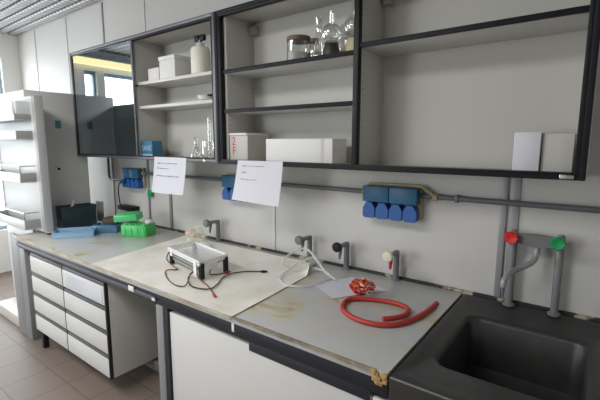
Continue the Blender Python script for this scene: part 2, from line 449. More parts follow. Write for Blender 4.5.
# glassware standing on the floor of the left cabinet
def flask(name, label, loc, body, m='glass', extra=None, group=None, cat='glassware'):
    o = thing(name, label, cat, loc, group)
    MB().lathe(body, loc, seg=22).build('glass_body', M[m], o)
    if extra: extra(o, loc)
    return o
def erl(r, h, n, t=1.):
    return [(r*.92, 0), (r, .006), (r*.97, .02), (n, h*.62), (n, h*.95), (n*1.35, h), (n*1.2, h)]
zb = 1.5512
flask('conical_flask', 'small conical glass flask on the cabinet floor below the middle shelf', (-1.82, -.20, zb), erl(.045, .15, .014))
flask('glass_beaker', 'clear glass beaker beside the conical flask at the right end of the cabinet floor', (-1.68, -.20, zb), [(.05, 0), (.052, .005), (.052, .12), (.056, .125)])
flask('glass_cylinder', 'tall thin glass measuring cylinder standing behind the conical flask', (-1.755, -.13, zb), [(.035, 0), (.035, .008), (.012, .014), (.012, .29), (.015, .292)])
flask('vial', 'tiny glass vial with pale stopper near the back of the cabinet floor', (-1.935, -.10, zb), [(.012, 0), (.013, .003), (.013, .09), (.008, .1), (.008, .125), (.001, .126)])

# ---- things in the right cabinet
zs = 2.1136
def lid(r, h0, h1, m, nm='lid'):
    return lambda o, c: MB().lathe([(r, h0), (r, h1), (.001, h1+.002)], c).build(nm, M[m], o)
def jar_extra(o, c):
    MB().lathe([(.062, .0), (.062, .05), (.001, .05)], (c[0], c[1], c[2]+.004)).build('powder', M['whitegrey'], o)
    MB().lathe([(.066, .118), (.068, .120), (.068, .142), (.001, .146)], c).build('lid', M['cork'], o)
flask('glass_jar', 'wide clear glass jar with brown lid, leftmost on the top shelf', (-.895, -.19, zs), [(.064, 0), (.068, .004), (.068, .115), (.064, .12)], extra=jar_extra, cat='jar')
flask('small_jar', 'small amber filled jar right beside the wide lidded jar', (-.805, -.165, zs), [(.028, 0), (.030, .003), (.030, .08), (.022, .095), (.022, .11)],
      extra=lambda o, c: (MB().lathe([(.026, .004), (.026, .06), (.001, .06)], c).build('amber_liquid', M['amber'], o), lid(.025, .105, .125, 'cork')(o, c)), cat='jar')
flask('conical_flask', 'tall slim conical glass flask between the amber jar and the round flasks', (-.748, -.20, zs), erl(.040, .22, .018))
def ring_stand(o, c):
    MB().lathe([(.048, 0), (.046, .03), (.034, .060), (.040, .063), (.001, .05)], c).build('dark_stand', M['darkres'], o)
def bulb(r, zc_, n, h):
    p = []
    for k in range(1, 15):
        a = -math.pi/2 + k*math.pi/17
        p.append((r*math.cos(a), zc_ + r*math.sin(a)))
    p = [q for q in p if not (q[0] < n and q[1] > zc_)]
    return p + [(n, zc_+r*.98), (n, h), (n*1.3, h+.004)]
flask('round_flask', 'round bottomed glass flask on a dark ring, centre of the glassware', (-.648, -.232, zs), bulb(.055, .115, .016, .225), extra=ring_stand)
flask('round_flask', 'large round glass flask on a beige ring next to the dark divider', (-.555, -.15, zs), bulb(.062, .15, .016, .285),
      extra=lambda o, c: MB().lathe([(.058, 0), (.056, .05), (.04, .09), (.046, .094), (.001, .07)], c).build('beige_ring', M['beige_plastic'], o))
flask('glass_bottle', 'narrow clear glass bottle standing behind the two round flasks', (-.672, -.07, zs), [(.04, 0), (.042, .005), (.042, .13), (.02, .16), (.016, .20), (.02, .203)])
t = thing('cardboard_box', 'white lidded carton with red handwriting in the lower left of the open cabinet', 'box', (-1.38, -.16, 1.5452))
bx(-1.402, -1.242, -.262, -.06, 1.5452, 1.708, bev=.003).build('body', M['whitegrey'], t)
l_ = bx(-1.404, -1.246, -.268, -.062, 1.7085, 1.724, bev=.003).build('lid', M['white'], t)
text_mesh('2', .075, 'red_figure', M['red_ink'], t, (-1.364, -.2624, 1.670), (R(90), 0, 0))
text_mesh('F', .075, 'red_letter', M['red_ink'], t, (-1.362, -.2624, 1.608), (R(90), 0, 0))
t = thing('cardboard_box', 'long low plain white carton to the right of the red marked box', 'box', (-.86, -.17, 1.5452))
bx(-1.105, -.625, -.245, -.09, 1.5452, 1.686, bev=.004).build('body', M['white'], t)
bx(-.70, -.68, -.2458, -.244, 1.5452, 1.686, bev=0).build('tape', M['whitegrey'], t)
tag(bx(.247, .342, -.235, -.10, 1.5452, 1.706, bev=.002).build('cardboard_box', M['paper']), 'bright white upright carton in the far right corner of the open cabinet', 'box')
tag(bx(.346, .452, -.215, -.08, 1.5452, 1.700, bev=.002).build('cardboard_box', M['whitegrey']), 'dull grey upright carton against the right end of the open cabinet', 'box')

# ---- notes hanging from the cabinet bottoms
def note(label, P, rows, ink, name='paper_note'):
    # P: four (x, z) corners: tl, tr, br, bl
    def fn(u, v):
        x = (P[0][0]*(1-u)+P[1][0]*u)*(1-v) + (P[3][0]*(1-u)+P[2][0]*u)*v
        z = (P[0][1]*(1-u)+P[1][1]*u)*(1-v) + (P[3][1]*(1-u)+P[2][1]*u)*v
        return (x, -.3122 - .018*v*v - .006*math.sin(u*3)*v, z)
    o = MB().sheet(fn, 10, 10, .0008).build(name, M['paper'])
    tag(o, label, 'paper')
    rn = random.Random(3)
    for (v, u0, u1) in rows:                      # one running line of handwriting each
        u = u0; pts = []; big = .02
        while u < u1:
            if rn.random() < .2: big = rn.choice((.004, .018, .026))
            p = fn(u, v + rn.uniform(-big, big)); pts.append((p[0], p[1]-.002, p[2])); u += .011
        MB().tube(pts, .0017, 4).build('handwriting', M[ink], o)
note('white paper note hanging under the left wall cabinet, three lines of blue handwriting', [(-2.175, 1.556), (-1.792, 1.556), (-1.825, 1.29), (-2.212, 1.284)],
     [(.17, .12, .75), (.31, .12, .50), (.52, .12, .85)], 'ink_blue')
note('white paper note hanging under the open wall cabinet with faint grey handwriting', [(-1.28, 1.553), (-.916, 1.556), (-.937, 1.294), (-1.325, 1.304)],
     [(.13, .12, .62), (.29, .12, .25), (.46, .14, .5)], 'ink_grey')

# ------------------------------------------------------------------ conduit and sockets
b = MB(); b.tube([(-2.85, -.028, 1.384), (1.2, -.028, 1.386)], .0135, 12)
o = b.build('conduit_pipe', M['pipe']); tag(o, 'long grey conduit pipe running along the wall through the blue sockets', 'pipe')
for x in (-2.6, -.02, .80):
    bx(x-.008, x+.008, -.044, 0, 1.366, 1.402, bev=.002).build('pipe_clip', M['pipe'], o)
b = MB(); b.tube(smooth_path([(-3.42, -.022, 1.529), (-3.42, -.022, 1.36), (-3.41, -.022, 1.315), (-3.37, -.022, 1.295), (-3.078, -.022, 1.295)], 6), .012, 10)
o = b.build('conduit_pipe', M['pipe']); tag(o, 'short bent grey conduit dropping from the left cabinet to the leftmost socket', 'pipe')
def socket(label, x0, x1, tail=True):
    t = thing('socket_block', label, 'socket', ((x0+x1)/2, -.02, 1.243), 'blue wall sockets')
    z0, zm, z1 = 1.245, 1.336, 1.426
    bx(x0, x1+.006, -.030, -.0005, z0+.012, z1+.006, bev=.006).build('back_plate', M['tan'], t)
    w = (x1-x0)/2
    for k in range(2):
        bx(x0+k*w+.001, x0+(k+1)*w-.001, -.085, -.030, zm+.001, z1, bev=.006).build('cover', M['teal'], t)
    w = (x1-x0)/4
    for k in range(4):
        a, c_ = x0+k*w+.003, x0+(k+1)*w-.003
        n = .020
        poly = [(a, z0+.012), (a+.01, z0), (c_-.01, z0), (c_, z0+.012), (c_, zm-.036), (c_-n, zm-.003), (a+n, zm-.003), (a, zm-.036)]
        MB().prism(poly, -.082, -.030, 'Y').build('flap', M['blue'], t)
    for x in (x0-.012, x1+(.078 if tail else .012)):
        MB().cyl((x-.011, -.028, 1.384), (x+.011, -.028, 1.384), .019, seg=14).build('pipe_nut', M['tan'], t)
    if tail: MB().tube(smooth_path([(x0+.02, -.034, z1+.006), (x1-.02, -.034, z1+.010), (x1+.02, -.034, z1-.003), (x1+.055, -.032, 1.40), (x1+.075, -.03, 1.386)], 5), .009, 8).build('tan_cable', M['tan'], t)
    return t
socket('blue socket block half hidden behind the paper note under the open cabinet', -1.690, -1.385)
socket('blue four flap socket block alone on the wall between the bench taps and the sink', -.522, -.205)
t = socket('blue socket block with a plugged in black cable, next to the fridge', -3.075, -2.800, False)
MB().lathe([(.018, 0), (.02, .02), (.016, .045), (.001, .048)], (-3.015, -.082, 1.30), axis='Y').build('plug', M['blue'], t)
cab = MB(); cab.tube(smooth_path([(-3.015, -.130, 1.30), (-3.04, -.135, 1.27), (-3.10, -.11, 1.2), (-3.13, -.09, 1.12), (-3.12, -.0855, 1.058)], 6), .0055, 8)
o = cab.build('power_cable', M['wire_black']); tag(o, 'thin black cable hanging from the leftmost socket to the black adapter', 'cable')
t = thing('power_adapter', 'small black power adapter on the wall above the green rack', 'adapter', (-3.04, -.05, 1.015))
bx(-3.19, -2.93, -.085, -.001, 1.018, 1.062, bev=.006).build('body', M['black'], t)
bx(-3.17, -3.12, -.09, -.084, 1.028, 1.052, bev=.002).build('face_plate', M['brown'], t)
t = thing('hanging_tag', 'small green tag hanging on the wall under the left paper note', 'tag', (-2.71, -.03, 1.17))
bx(-2.745, -2.68, -.034, -.016, 1.175, 1.235, bev=.008).build('tag_body', M['greenknob'], t)
MB().cyl((-2.712, -.025, 1.235), (-2.712, -.018, 1.262), .003, seg=8).build('hook', M['chrome'], t)

# ------------------------------------------------------------------ worktop, frame, cupboards
WX0, WX1, D = -3.285, .030, .93
t = thing('worktop', 'long grey stained laminate worktop with worn edge, left of the sink', 'worktop', ((WX0+WX1)/2, -.46, H-.034))
bx(WX0, WX1, -D+.008, -.012, H-.034, H, bev=.0015).build('top', M['worktop'], t)
for ea, eb, em in ((WX0, -.72, 'edge'), (-.72, WX1-.05, 'bare_edge')):   # ragged worn front lip
    e_ = MB(); N = 90 if em == 'edge' else 36; prev = 0
    top_, bot_ = [], []
    for k in range(N+1):
        x = ea + (eb-ea)*k/N
        top_.append((x, H+.0004)); bot_.append((x, H-(.015 if em == 'edge' else .010)+random.uniform(-.004, .004)))
    e_.prism(top_ + bot_[::-1], -D, -D+.0095, 'Y')
    q = e_.build('front_edge', M[em], t); q['label'] = 'pale paper wrapped front edge' if em == 'edge' else 'worn brown front edge'
ch = MB()
for k in range(16):
    x = WX1-.05+random.uniform(0, .046); z = H-.036+random.uniform(-.01, .03); s_ = random.uniform(.006, .012)
    ch.box(x-s_, min(x+s_, WX1+.002), -D-.004+random.uniform(0, .006), -D+.012, z-s_, min(z+s_, H+.001), bev=.002, rz=0)
o = ch.build('broken_corner', M['chip'], t); o['label'] = 'broken tan chipboard corner'
# dirty sealant strip against the wall
struct(bx(WX0, 1.0, -.022, -.0015, H-.03, H+.014, bev=.004).build('trim_10', M['sealant']), 'dirty black sealant strip along the back of the bench', 'trim')
t = thing('laboratory_bench', 'dark steel lab bench base with rails under the worktop edge and grey legs', 'bench', (-1.7, -.88, 0))
bx(WX0+.03, .03, -D+.012, -D+.05, .806, H-.0345, bev=.003).build('front_rail', M['black_steel'], t)
bx(WX0+.02, -1.30, -D+.004, -D+.0115, .822, .845, bev=.001).build('rail_lip', M['anod'], t)
bx(-3.275, -3.165, -.905, -.83, 0.0, .806, bev=.004).build('leg', M['grey_post'], t)
bx(-1.300, -1.238, -.925, -.86, 0, .806, bev=.004).build('leg', M['grey_post'], t)
bx(-1.232, -1.205, -.920, -.86, 0, .806, bev=.003).build('leg', M['black_steel'], t)
bx(-3.16, -1.305, -.60, -.54, .06, .13, bev=.004).build('stretcher', M['grey_post'], t)
bx(-3.27, -3.17, -.16, -.06, 0, H-.036, bev=.004).build('leg', M['grey_post'], t)
bx(-1.300, -1.238, -.16, -.06, 0, H-.036, bev=.004).build('leg', M['grey_post'], t)
bx(-1.295, -1.243, -.86, -.16, .06, .13, bev=.004).build('cross_stretcher', M['grey_post'], t)
bx(-2.985, -2.945, -.90, -.86, 0, .15, bev=.004).build('foot', M['black'], t)
bx(-1.555, -1.50, -D+.0005, -D+.0035, .828, .858, bev=.0005).build('sticker', M['white'], t)
bx(-1.325, -1.295, -D-.0005, -D+.0039, .824, .838, bev=.0005).build('sticker', M['white'], t)
bx(-.72, -.705, -D+.009, -D+.0125, .825, H-.035, bev=.0005).build('tape', M['white'], t)
# drawer cabinet
t = thing('drawer_cabinet', 'white drawer cabinet with two columns of four drawers under the worktop', 'cabinet', (-2.44, -.72, .15))
DX0, DX1, DY = -3.03, -1.855, -.895
bx(DX0, DX1, DY, -.56, .152, .804, bev=.002).build('carcass', M['grey_side'], t)
rows = 4; rh = .652/rows
cols = [(-3.02, -2.462), (-2.448, -1.868)]
for ci, (a, c_) in enumerate(cols):
    for k in range(rows):
        zz0 = .154 + k*rh
        d_ = bx(a, c_, DY-.022, DY-.0005, zz0+.004, zz0+rh-.034, bev=.002).build('drawer', M['white_lam'], t)
        bx(a, c_, DY-.018, DY-.0005, zz0+rh-.034, zz0+rh-.010, bev=.002).build('handle_strip', M['anod'], d_)
        if ci == 1 and k == rows-1:
            q = bx(a+.05, c_-.02, DY-.0245, DY-.0222, zz0+.012, zz0+rh-.040, bev=.0006).build('label_sleeve', M['bin_clear'], d_)
            lb = MB()
            for r_ in range(4): lb.box(a+.10, a+.30+.05*(r_ % 2), DY-.0254, DY-.0246, zz0+.030+.022*r_, zz0+.036+.022*r_, bev=0)
            lb.build('faded_print', M['ink_grey'], q)
bx(-2.460, -2.450, DY-.021, DY-.0005, .152, .804, bev=.001).build('edge_profile', M['black_steel'], t)
bx(DX1-.012, DX1, DY-.023, DY-.0005, .152, .804, bev=.001).build('edge_profile', M['black_steel'], t)
# cupboard under the middle and the sink
t = thing('base_cupboard', 'white fronted base cupboard under the worktop between black leg and sink', 'cupboard', (-.65, -.5, .06))
bx(-1.19, -.04, -.888, -.10, .08, .80, bev=.002).build('carcass', M['grey_side'], t)
bx(-1.195, -.035, -.912, -.889, .10, .786, bev=.002).build('door', M['white_lam'], t)
bx(-.62, -.036, -.9155, -.9125, .764, .8055, bev=.0008).build('top_strip', M['black_steel'], t)
bx(-1.17, -.05, -.84, -.14, 0, .08, bev=.002).build('plinth', M['black'], t)
t = thing('base_cupboard', 'white fronted base cupboard standing under the dark sink', 'cupboard', (.39, -.5, 0))
bx(-.03, .78, -.888, -.10, .08, .60, bev=.002).build('carcass', M['grey_side'], t)
bx(-.028, .778, -.912, -.889, .10, .786, bev=.002).build('door', M['white_lam'], t)
bx(-.01, .76, -.84, -.14, 0, .08, bev=.002).build('plinth', M['black'], t)

# ------------------------------------------------------------------ sink
def rrect(x0, x1, y0, y1, z, r, n=7):
    out = []
    for cx, cy, a0 in ((x1-r, y1-r, 0), (x0+r, y1-r, 90), (x0+r, y0+r, 180), (x1-r, y0+r, 270)):
        for k in range(n+1):
            a = R(a0 + 90*k/n); out.append((cx+r*math.cos(a), cy+r*math.sin(a), z))
    return out
t = thing('sink', 'dark grey composite laboratory sink with deep square basin at right end', 'sink', (.42, -.47, .62))
SX0, SX1, SY0, SY1 = .040, .83, -.938, -.024
L = [rrect(SX0, SX1, SY0, SY1, .800, .006), rrect(SX0, SX1, SY0, SY1, .896, .006), rrect(SX0+.004, SX1-.004, SY0+.004, SY1-.004, .901, .006),
     rrect(SX0+.020, SX1-.020, SY0+.060, SY1-.03, .901, .03), rrect(SX0+.034, SX1-.034, SY0+.080, SY1-.045, .890, .05),
     rrect(.105, .585, -.752, -.215, .886, .06), rrect(.118, .572, -.738, -.230, .880, .055), rrect(.127, .563, -.728, -.241, .865, .05),
     rrect(.140, .550, -.712, -.255, .66, .045), rrect(.165, .525, -.685, -.285, .638, .03), rrect(.30, .38, -.51, -.43, .630, .03)]
MB().rings(L).build('basin', M['sink'], t)
MB().lathe([(.034, 0), (.036, .004), (.022, .005), (.001, .002)], (.34, -.47, .6315)).build('drain', M['drain'], t)

# ------------------------------------------------------------------ taps
def bench_tap(label, x, knob_mat, lever_mat=None, spread=.03):
    t = thing('bench_tap', label, 'tap', (x, -.045, H), 'grey bench taps along the wall')
    y = -.045
    b = MB()
    b.lathe([(.024, 0), (.024, .006), (.017, .012), (.017, .158), (.0165, .166), (.013, .172), (.001, .174)], (x, y, H))
    b.build('post', M['tap'], t)
    a = MB(); a.tube([(x, y, H+.160), (x, y-.05, H+.162), (x, y-.095, H+.163)], .0135, 14)
    a.build('arm', M['tap'], t)
    k = MB().lathe([(.016, 0), (.026, .004), (.029, .012), (.029, .026), (.024, .032), (.001, .034)], (x, y-.095, H+.163), axis='Y', seg=16).build('knob', M[knob_mat], t)
    n = MB(); n.tube([(x, y-.072, H+.155), (x, y-.076, H+.12), (x, y-.082, H+.085)], .010, 12, radii=[.012, .010, .007])
    n.build('nozzle', M[lever_mat or 'tap'], t)
    return t
bench_tap('grey bench tap behind the crumpled plastic bag', -1.785, 'tap')
bench_tap('grey bench tap with grey knob above the clear tubing coil', -.915, 'pipe')
bench_tap('grey bench tap with black knob, between the grey knobbed and cream knobbed taps', -.640, 'black')
t = bench_tap('grey bench tap with cream knob and red nozzle', -.322, 'cream', 'redknob')
# mixer tap
t = thing('mixer_tap', 'tall grey two post mixer tap with red and green knobs behind the sink', 'tap', (.34, -.045, H))
for x in (.249, .432):
    MB().lathe([(.026, 0), (.026, .008), (.0165, .014), (.0165, .355), (.012, .366), (.001, .368)], (x, -.05, H+.001)).build('post', M['tap'], t)
body = [(.240, 1.222), (.258, 1.214), (.30, 1.205), (.345, 1.200), (.39, 1.207), (.425, 1.216), (.440, 1.225), (.440, 1.246), (.40, 1.252), (.345, 1.256), (.29, 1.254), (.240, 1.246)]
MB().prism(body, -.078, -.034, 'Y').build('mixer_body', M['tap'], t, smooth=False)
for x, m, in ((.246, 'redknob'), (.425, 'greenknob')):
    kb = MB(); c_ = Vector((x, -.078, 1.238)); loops = []
    for rr, h in ((.016, 0), (.026, .006), (.029, .014), (.029, .028), (.024, .034), (.008, .030)):
        loops.append([(c_.x+(rr*(1+.08*math.cos(8*a)))*math.cos(a), c_.y-h, c_.z+(rr*(1+.08*math.cos(8*a)))*math.sin(a)) for a in [2*math.pi*q/48 for q in range(48)]])
    kb.rings(loops, True, True).build('knob', M[m], t)
sp = smooth_path([(.346, -.056, 1.210), (.345, -.075, 1.165), (.333, -.105, 1.137), (.288, -.15, 1.112), (.262, -.215, 1.098), (.252, -.245, 1.076), (.251, -.25, 1.05)], 6)
s_ = MB().tube(sp, .0125, 12).build('swan_spout', M['seam'], t)
MB().tube([(.251, -.25, 1.052), (.251, -.25, 1.03), (.251, -.25, 1.005)], .006, 10, radii=[.009, .0065, .005]).build('spout_nozzle', M['pipe'], s_)

# ------------------------------------------------------------------ things on the worktop
# bench paper
def bil(P, u, v):
    a = Vector(P[0]).lerp(Vector(P[1]), u); b_ = Vector(P[3]).lerp(Vector(P[2]), u); return a.lerp(b_, v)
from mathutils import noise as mn
def sheetfn(u, v):
    k = max(0, (u-.6)/.4); uu = min(1, u/.6)
    p = bil([(-1.975, -.928), (-.785, -.934), (-.855, -.075), (-2.15, -.075)], uu, v)
    fl = min(1, max(0, (.97-uu)*14))
    wr = .0035*abs(mn.noise(Vector((p.x*6, p.y*6, 0)))) + .002*abs(mn.noise(Vector((p.x*17, p.y*17, 3))))
    s_ = min(1, max(.02, (v-.74)/.18)); kap = s_/.027; L_ = .085
    a = kap*k*L_
    return (p.x + math.sin(a)/kap, p.y + .01*math.sin(v*7)*k, H+.0022+wr+(1-math.cos(a))/kap)
o = MB().sheet(sheetfn, 70, 44, .001).build('bench_paper', M['sheet'])
tag(o, 'large creased stained paper sheet covering the middle of the worktop', 'paper')
PZ = H+.0085
# gel tray on legs
t = thing('electrophoresis_tray', 'clear acrylic tray on black legs standing on the stained paper', 'laboratory tray', (-1.41, -.56, PZ))
TP = [(-1.584, -.64), (-1.173, -.728), (-1.164, -.522), (-1.561, -.445)]
ztp = 1.012
def TPp(u, v): return bil([(*p, 0) for p in TP], u, v)
MB().prism(TP, ztp-.012, ztp-.006).build('tray_base', M['acryl'], t)
def wallpoly(u0, v0, u1, v1, z0, z1, th=.006):
    a, c_ = TPp(u0, v0), TPp(u1, v1); d = (c_-a).normalized(); n = Vector((-d.y, d.x, 0))*th
    return [(a.x, a.y), (c_.x, c_.y), (c_.x+n.x, c_.y+n.y), (a.x+n.x, a.y+n.y)], z0, z1
for q in ((0, 0, 1, 0), (1, 0, 1, 1), (1, 1, 0, 1), (0, 1, 0, 0)):
    MB().prism(*wallpoly(*q, ztp-.022, ztp+.006)).build('tray_wall', M['acryl_edge'], t)
for (u, v) in ((.015, .03), (.955, .03), (.955, .86), (.02, .86)):
    p = TPp(u, v)
    MB().box(p.x, p.x+.024, p.y, p.y+.024, PZ, ztp-.012, bev=.003).build('leg', M['black'], t)
for (u, du, hh) in ((.10, .07, .035), (.845, .085, .085)):
    p0 = TPp(u, -.012); p1 = TPp(u+du, -.012); p2 = TPp(u+du, -.002); p3 = TPp(u, -.002)
    MB().prism([(q.x, q.y-.001) for q in (p0, p1, p2, p3)], ztp-.006-hh, ztp-.004).build('white_clip', M['white'], t)
p0 = TPp(1.002, .35); p1 = TPp(1.014, .35); p2 = TPp(1.014, .62); p3 = TPp(1.002, .62)
MB().prism([(q.x, q.y) for q in (p0, p1, p2, p3)], ztp-.055, ztp-.023).build('white_clip', M['white'], t)
for zz, v0 in ((ztp-.050, .06), (ztp-.075, .10), (ztp-.05, .5)):
    qs = [TPp(.05, v0), TPp(.80, v0), TPp(.80, v0+.09), TPp(.05, v0+.09)]
    MB().prism([(q.x, q.y) for q in qs], zz, zz+.014).build('grey_bar', M['grey_post'], t)
# wires of the tray
def wire(label, pts, m, plug_m=None, r=.0036):
    o = MB().tube(smooth_path(pts, 7), r, 8).build('cable', M[m]); tag(o, label, 'cable')
    if plug_m:
        a, c_ = Vector(pts[-2]), Vector(pts[-1]); d = (c_-a).normalized()
        MB().tube([c_-d*.004, c_+d*.018, c_+d*.034], .006, 10, radii=[.007, .0075, .004]).build('plug', M[plug_m], o)
    return o
WZ = .0155
def gz(pts, z=H+.012): return [(p[0], p[1], z + (p[2] if len(p) > 2 else 0)) for p in pts]
wire('long black cable curving over the stained paper to a black plug', gz([(-1.218, -.688, .05), (-1.29, -.69, .004), (-1.245, -.75), (-1.142, -.81), (-1.069, -.81), (-1.023, -.776), (-1.051, -.703), (-1.102, -.621), (-1.112, -.542), (-1.078, -.47), (-1.02, -.425), (-1.0, -.41)]), 'wire_black', 'black')
wire('dark red cable looping on the paper in front of the clear tray', gz([(-1.60, -.615, .07), (-1.575, -.655, .03), (-1.50, -.66, .0), (-1.43, -.684), (-1.465, -.735), (-1.393, -.79), (-1.288, -.838), (-1.20, -.855), (-1.165, -.83), (-1.205, -.775, .014), (-1.262, -.72, .016), (-1.24, -.70, .03), (-1.165, -.735, .012), (-1.077, -.755), (-.997, -.795), (-.95, -.822)]), 'wire_red', 'red')
wire('short dark red cable hanging from the right side of the clear tray', [(-1.185, -.55, .985), (-1.21, -.60, .95), (-1.19, -.64, .92), (-1.165, -.60, .913), (-1.155, -.555, .912)], 'wire_red', 'red')
# crumpled bag
t = thing('plastic_bag', 'crumpled clear plastic bag with pinkish content behind the clear tray', 'bag', (-1.85, -.215, H+.006))
def crumple(c, r, sc, seed, amp=.35):
    bm = MB(); rr = bmesh.ops.create_icosphere(bm.bm, subdivisions=4, radius=1)
    for v in rr['verts']:
        d = v.co.normalized(); k = 1 + amp*mn.noise(d*1.8+Vector((seed, 0, 0))) + amp*.6*abs(mn.noise(d*4+Vector((0, seed, 0))))
        v.co = Vector((c[0]+d.x*r*k*sc[0], c[1]+d.y*r*k*sc[1], max(c[2]+d.z*r*k*sc[2], H+.006)))
    return bm
crumple((-1.85, -.215, H+.065), .062, (1.25, .9, 1.05), 3.1, .35).build('film', M['bagfilm'], t, smooth=False)
crumple((-1.89, -.225, H+.085), .035, (1.3, .8, .8), 5.7).build('pink_content', M['bagpink'], t, smooth=False)
t = thing('tube_rack', 'small clear plastic block lying on the paper beside the crumpled bag', 'rack', (-1.71, -.24, H+.006))
MB().box(-1.765, -1.655, -.265, -.205, H+.007, H+.042, bev=.006, rz=R(-25)).build('body', M['acryl_edge'], t)
# clear tubing coil
pts = [(-.80, -.14, H+.075), (-.85, -.20, H+.055), (-.872, -.30, H+.022), (-.858, -.40, H+.011), (-.823, -.452, H+.009), (-.769, -.487, H+.009), (-.699, -.481, H+.009), (-.648, -.433, H+.009), (-.623, -.337, H+.010), (-.632, -.241, H+.012), (-.693, -.20, H+.018), (-.785, -.223, H+.03),
       (-.875, -.33, H+.045), (-.895, -.33, H+.085), (-.87, -.25, H+.125), (-.835, -.215, H+.135), (-.785, -.22, H+.125), (-.72, -.235, H+.08), (-.645, -.26, H+.035), (-.575, -.27, H+.012)]
o = MB().tube(smooth_path(pts, 8), .0078, 12).build('clear_tubing', M['tube_clear']); tag(o, 'coil of clear tubing looping up from the worktop under the grey knobbed tap', 'tubing')
# white sheet
P = [(-.655, -.385), (-.455, -.49), (-.290, -.228), (-.535, -.155)]
o = MB().sheet(lambda u, v: bil([(*p, H+.0022+.002*math.sin(u*4+v*2)**2) for p in P], u, v), 10, 10, .0008).build('paper_sheet', M['paper'])
tag(o, 'small plain white paper sheet on the worktop under the red wire bundle', 'paper')
# wire bundle
t = thing('wire_bundle', 'tangled bundle of red and orange wire resting on the white sheet', 'wire bundle', (-.36, -.385, H+.004))
for nm, m, sd, rr, nk in (('red_wire', 'redknob', 1, .0042, 75), ('orange_wire', 'orange', 8, .0045, 90), ('red_wire', 'red', 15, .004, 60), ('pale_wire', 'cream', 22, .0035, 60)):
    rn = random.Random(sd); pts = []; q = Vector((0, 0, 0)); v_ = Vector((1, 0, 0))
    for k in range(nk):
        ax = Vector((rn.uniform(-1, 1), rn.uniform(-1, 1), rn.uniform(-1, 1))).normalized()
        v_ = (Matrix.Rotation(R(70), 3, ax) @ v_ - q*.55).normalized(); q = q + v_*.55
        if q.length > 1: q = q.normalized()
        g_ = rn.uniform(.7, 1.12); pts.append((-.362+.062*q.x*g_, -.360+.045*q.y*g_, H+.046+.037*q.z*g_))
    MB().tube(smooth_path(pts, 5), rr, 6).build(nm, M[m], t)
# red hose
hz = H+.0122
pts = [(-.022, -.262, hz), (-.030, -.411, hz), (-.063, -.548, hz), (-.127, -.625, hz), (-.224, -.645, hz), (-.319, -.608, hz), (-.366, -.546, hz), (-.372, -.463, hz), (-.276, -.40, hz), (-.168, -.38, hz), (-.105, -.41, hz+.001), (-.088, -.479, hz+.003), (-.106, -.552, hz+.010), (-.140, -.598, hz+.012)]
b = MB().tube(smooth_path(pts, 9), .0112, 14)
o = b.build('rubber_hose', M['red']); tag(o, 'red rubber hose coiled in one loop on the worktop beside the sink', 'hose')
# left end of the bench
t = thing('tube_box', 'bright green tube rack box on the worktop next to the fridge', 'rack', (-2.45, -.30, H))
GZ = R(28)
piv = (-2.50, -.29, 0)
bx(-2.60, -2.38, -.375, -.215, H, H+.094, bev=.006, rz=GZ, piv=piv).build('rack_body', M['green'], t)
hb = MB()
for i in range(4):
    for j in range(3):
        hb.box(-2.588+.05*i, -2.551+.05*i, -.368+.05*j, -.331+.05*j, H+.0935, H+.100, bev=.004, rz=GZ, piv=piv)
hb.build('rack_cells', M['greenlid'], t)
for i in range(4):
    x = -2.582+.056*i
    MB().box(x, x+.022, -.379, -.373, H+.012, H+.07, bev=.002, rz=GZ, piv=piv).build('side_rib', M['greenlid'], t)
lc = (-2.60, -.305, H+.113)
t = thing('rack_lid', 'clear green lid resting tilted on the left of the green rack', 'lid', lc)
for nm, bb, m, bv in (('lid_shell', (-.10, .10, -.065, .065, 0, .06), 'greenlid', .010), ('lid_rim', (-.08, .08, -.045, .045, .0605, .066), 'green', .003)):
    o = bx(lc[0]+bb[0], lc[0]+bb[1], lc[1]+bb[2], lc[1]+bb[3], lc[2]+bb[4], lc[2]+bb[5], bev=bv).build(nm, M[m], t)
    o.rotation_euler = (R(3), R(-5), R(33))
t = thing('cap', 'small white tube cap on the right end of the green rack', 'cap', (-2.42, -.235, H+.1005))
MB().lathe([(.028, 0), (.03, .004), (.03, .02), (.02, .027), (.001, .028)], (-2.42, -.235, H+.1005)).build('cap_body', M['white'], t)
def tray(label, c, w, d, h, rz, m='tray_blue'):
    t = thing('plastic_tray', label, 'tray', (c[0], c[1], H))
    pv = (c[0], c[1], 0); x0, x1, y0, y1 = c[0]-w/2, c[0]+w/2, c[1]-d/2, c[1]+d/2
    b = MB(); th = .006
    b.box(x0, x1, y0, y1, H, H+th, bev=.001, rz=rz, piv=pv)
    for q in ((x0, x0+th, y0, y1), (x1-th, x1, y0, y1), (x0+th, x1-th, y0, y0+th), (x0+th, x1-th, y1-th, y1)):
        b.box(*q, H+th, H+h, bev=.002, rz=rz, piv=pv)
    b.build('tray_body', M[m], t)
    r_ = MB()
    for q in ((x0-.006, x0+.002, y0-.006, y1+.006), (x1-.002, x1+.006, y0-.006, y1+.006), (x0+.002, x1-.002, y0-.006, y0+.002), (x0+.002, x1-.002, y1-.002, y1+.006)):
        r_.box(*q, H+h, H+h+.006, bev=.002, rz=rz, piv=pv)
    r_.build('rim', M[m], t)
    return t
tray('long flat clear blue plastic tray lying in front of the navy box', (-2.88, -.62), .19, .29, .045, R(-33))
tray('small clear blue plastic tray under the brown sponge, between navy box and green rack', (-2.82, -.375), .20, .15, .062, R(40), 'tray_dark')
o = MB().box(-2.85, -2.73, -.42, -.32, H+.0685, H+.125, bev=.014, rz=R(40), piv=(-2.82, -.375, 0)).build('sponge', M['brown']); tag(o, 'dark brown sponge block on the small blue tray', 'sponge')
t = thing('storage_box', 'dark navy open plastic box on the worktop against the fridge', 'box', (-3.17, -.42, H))
bp = MB(); x0, x1, y0, y1 = -3.275, -3.125, -.60, -.315
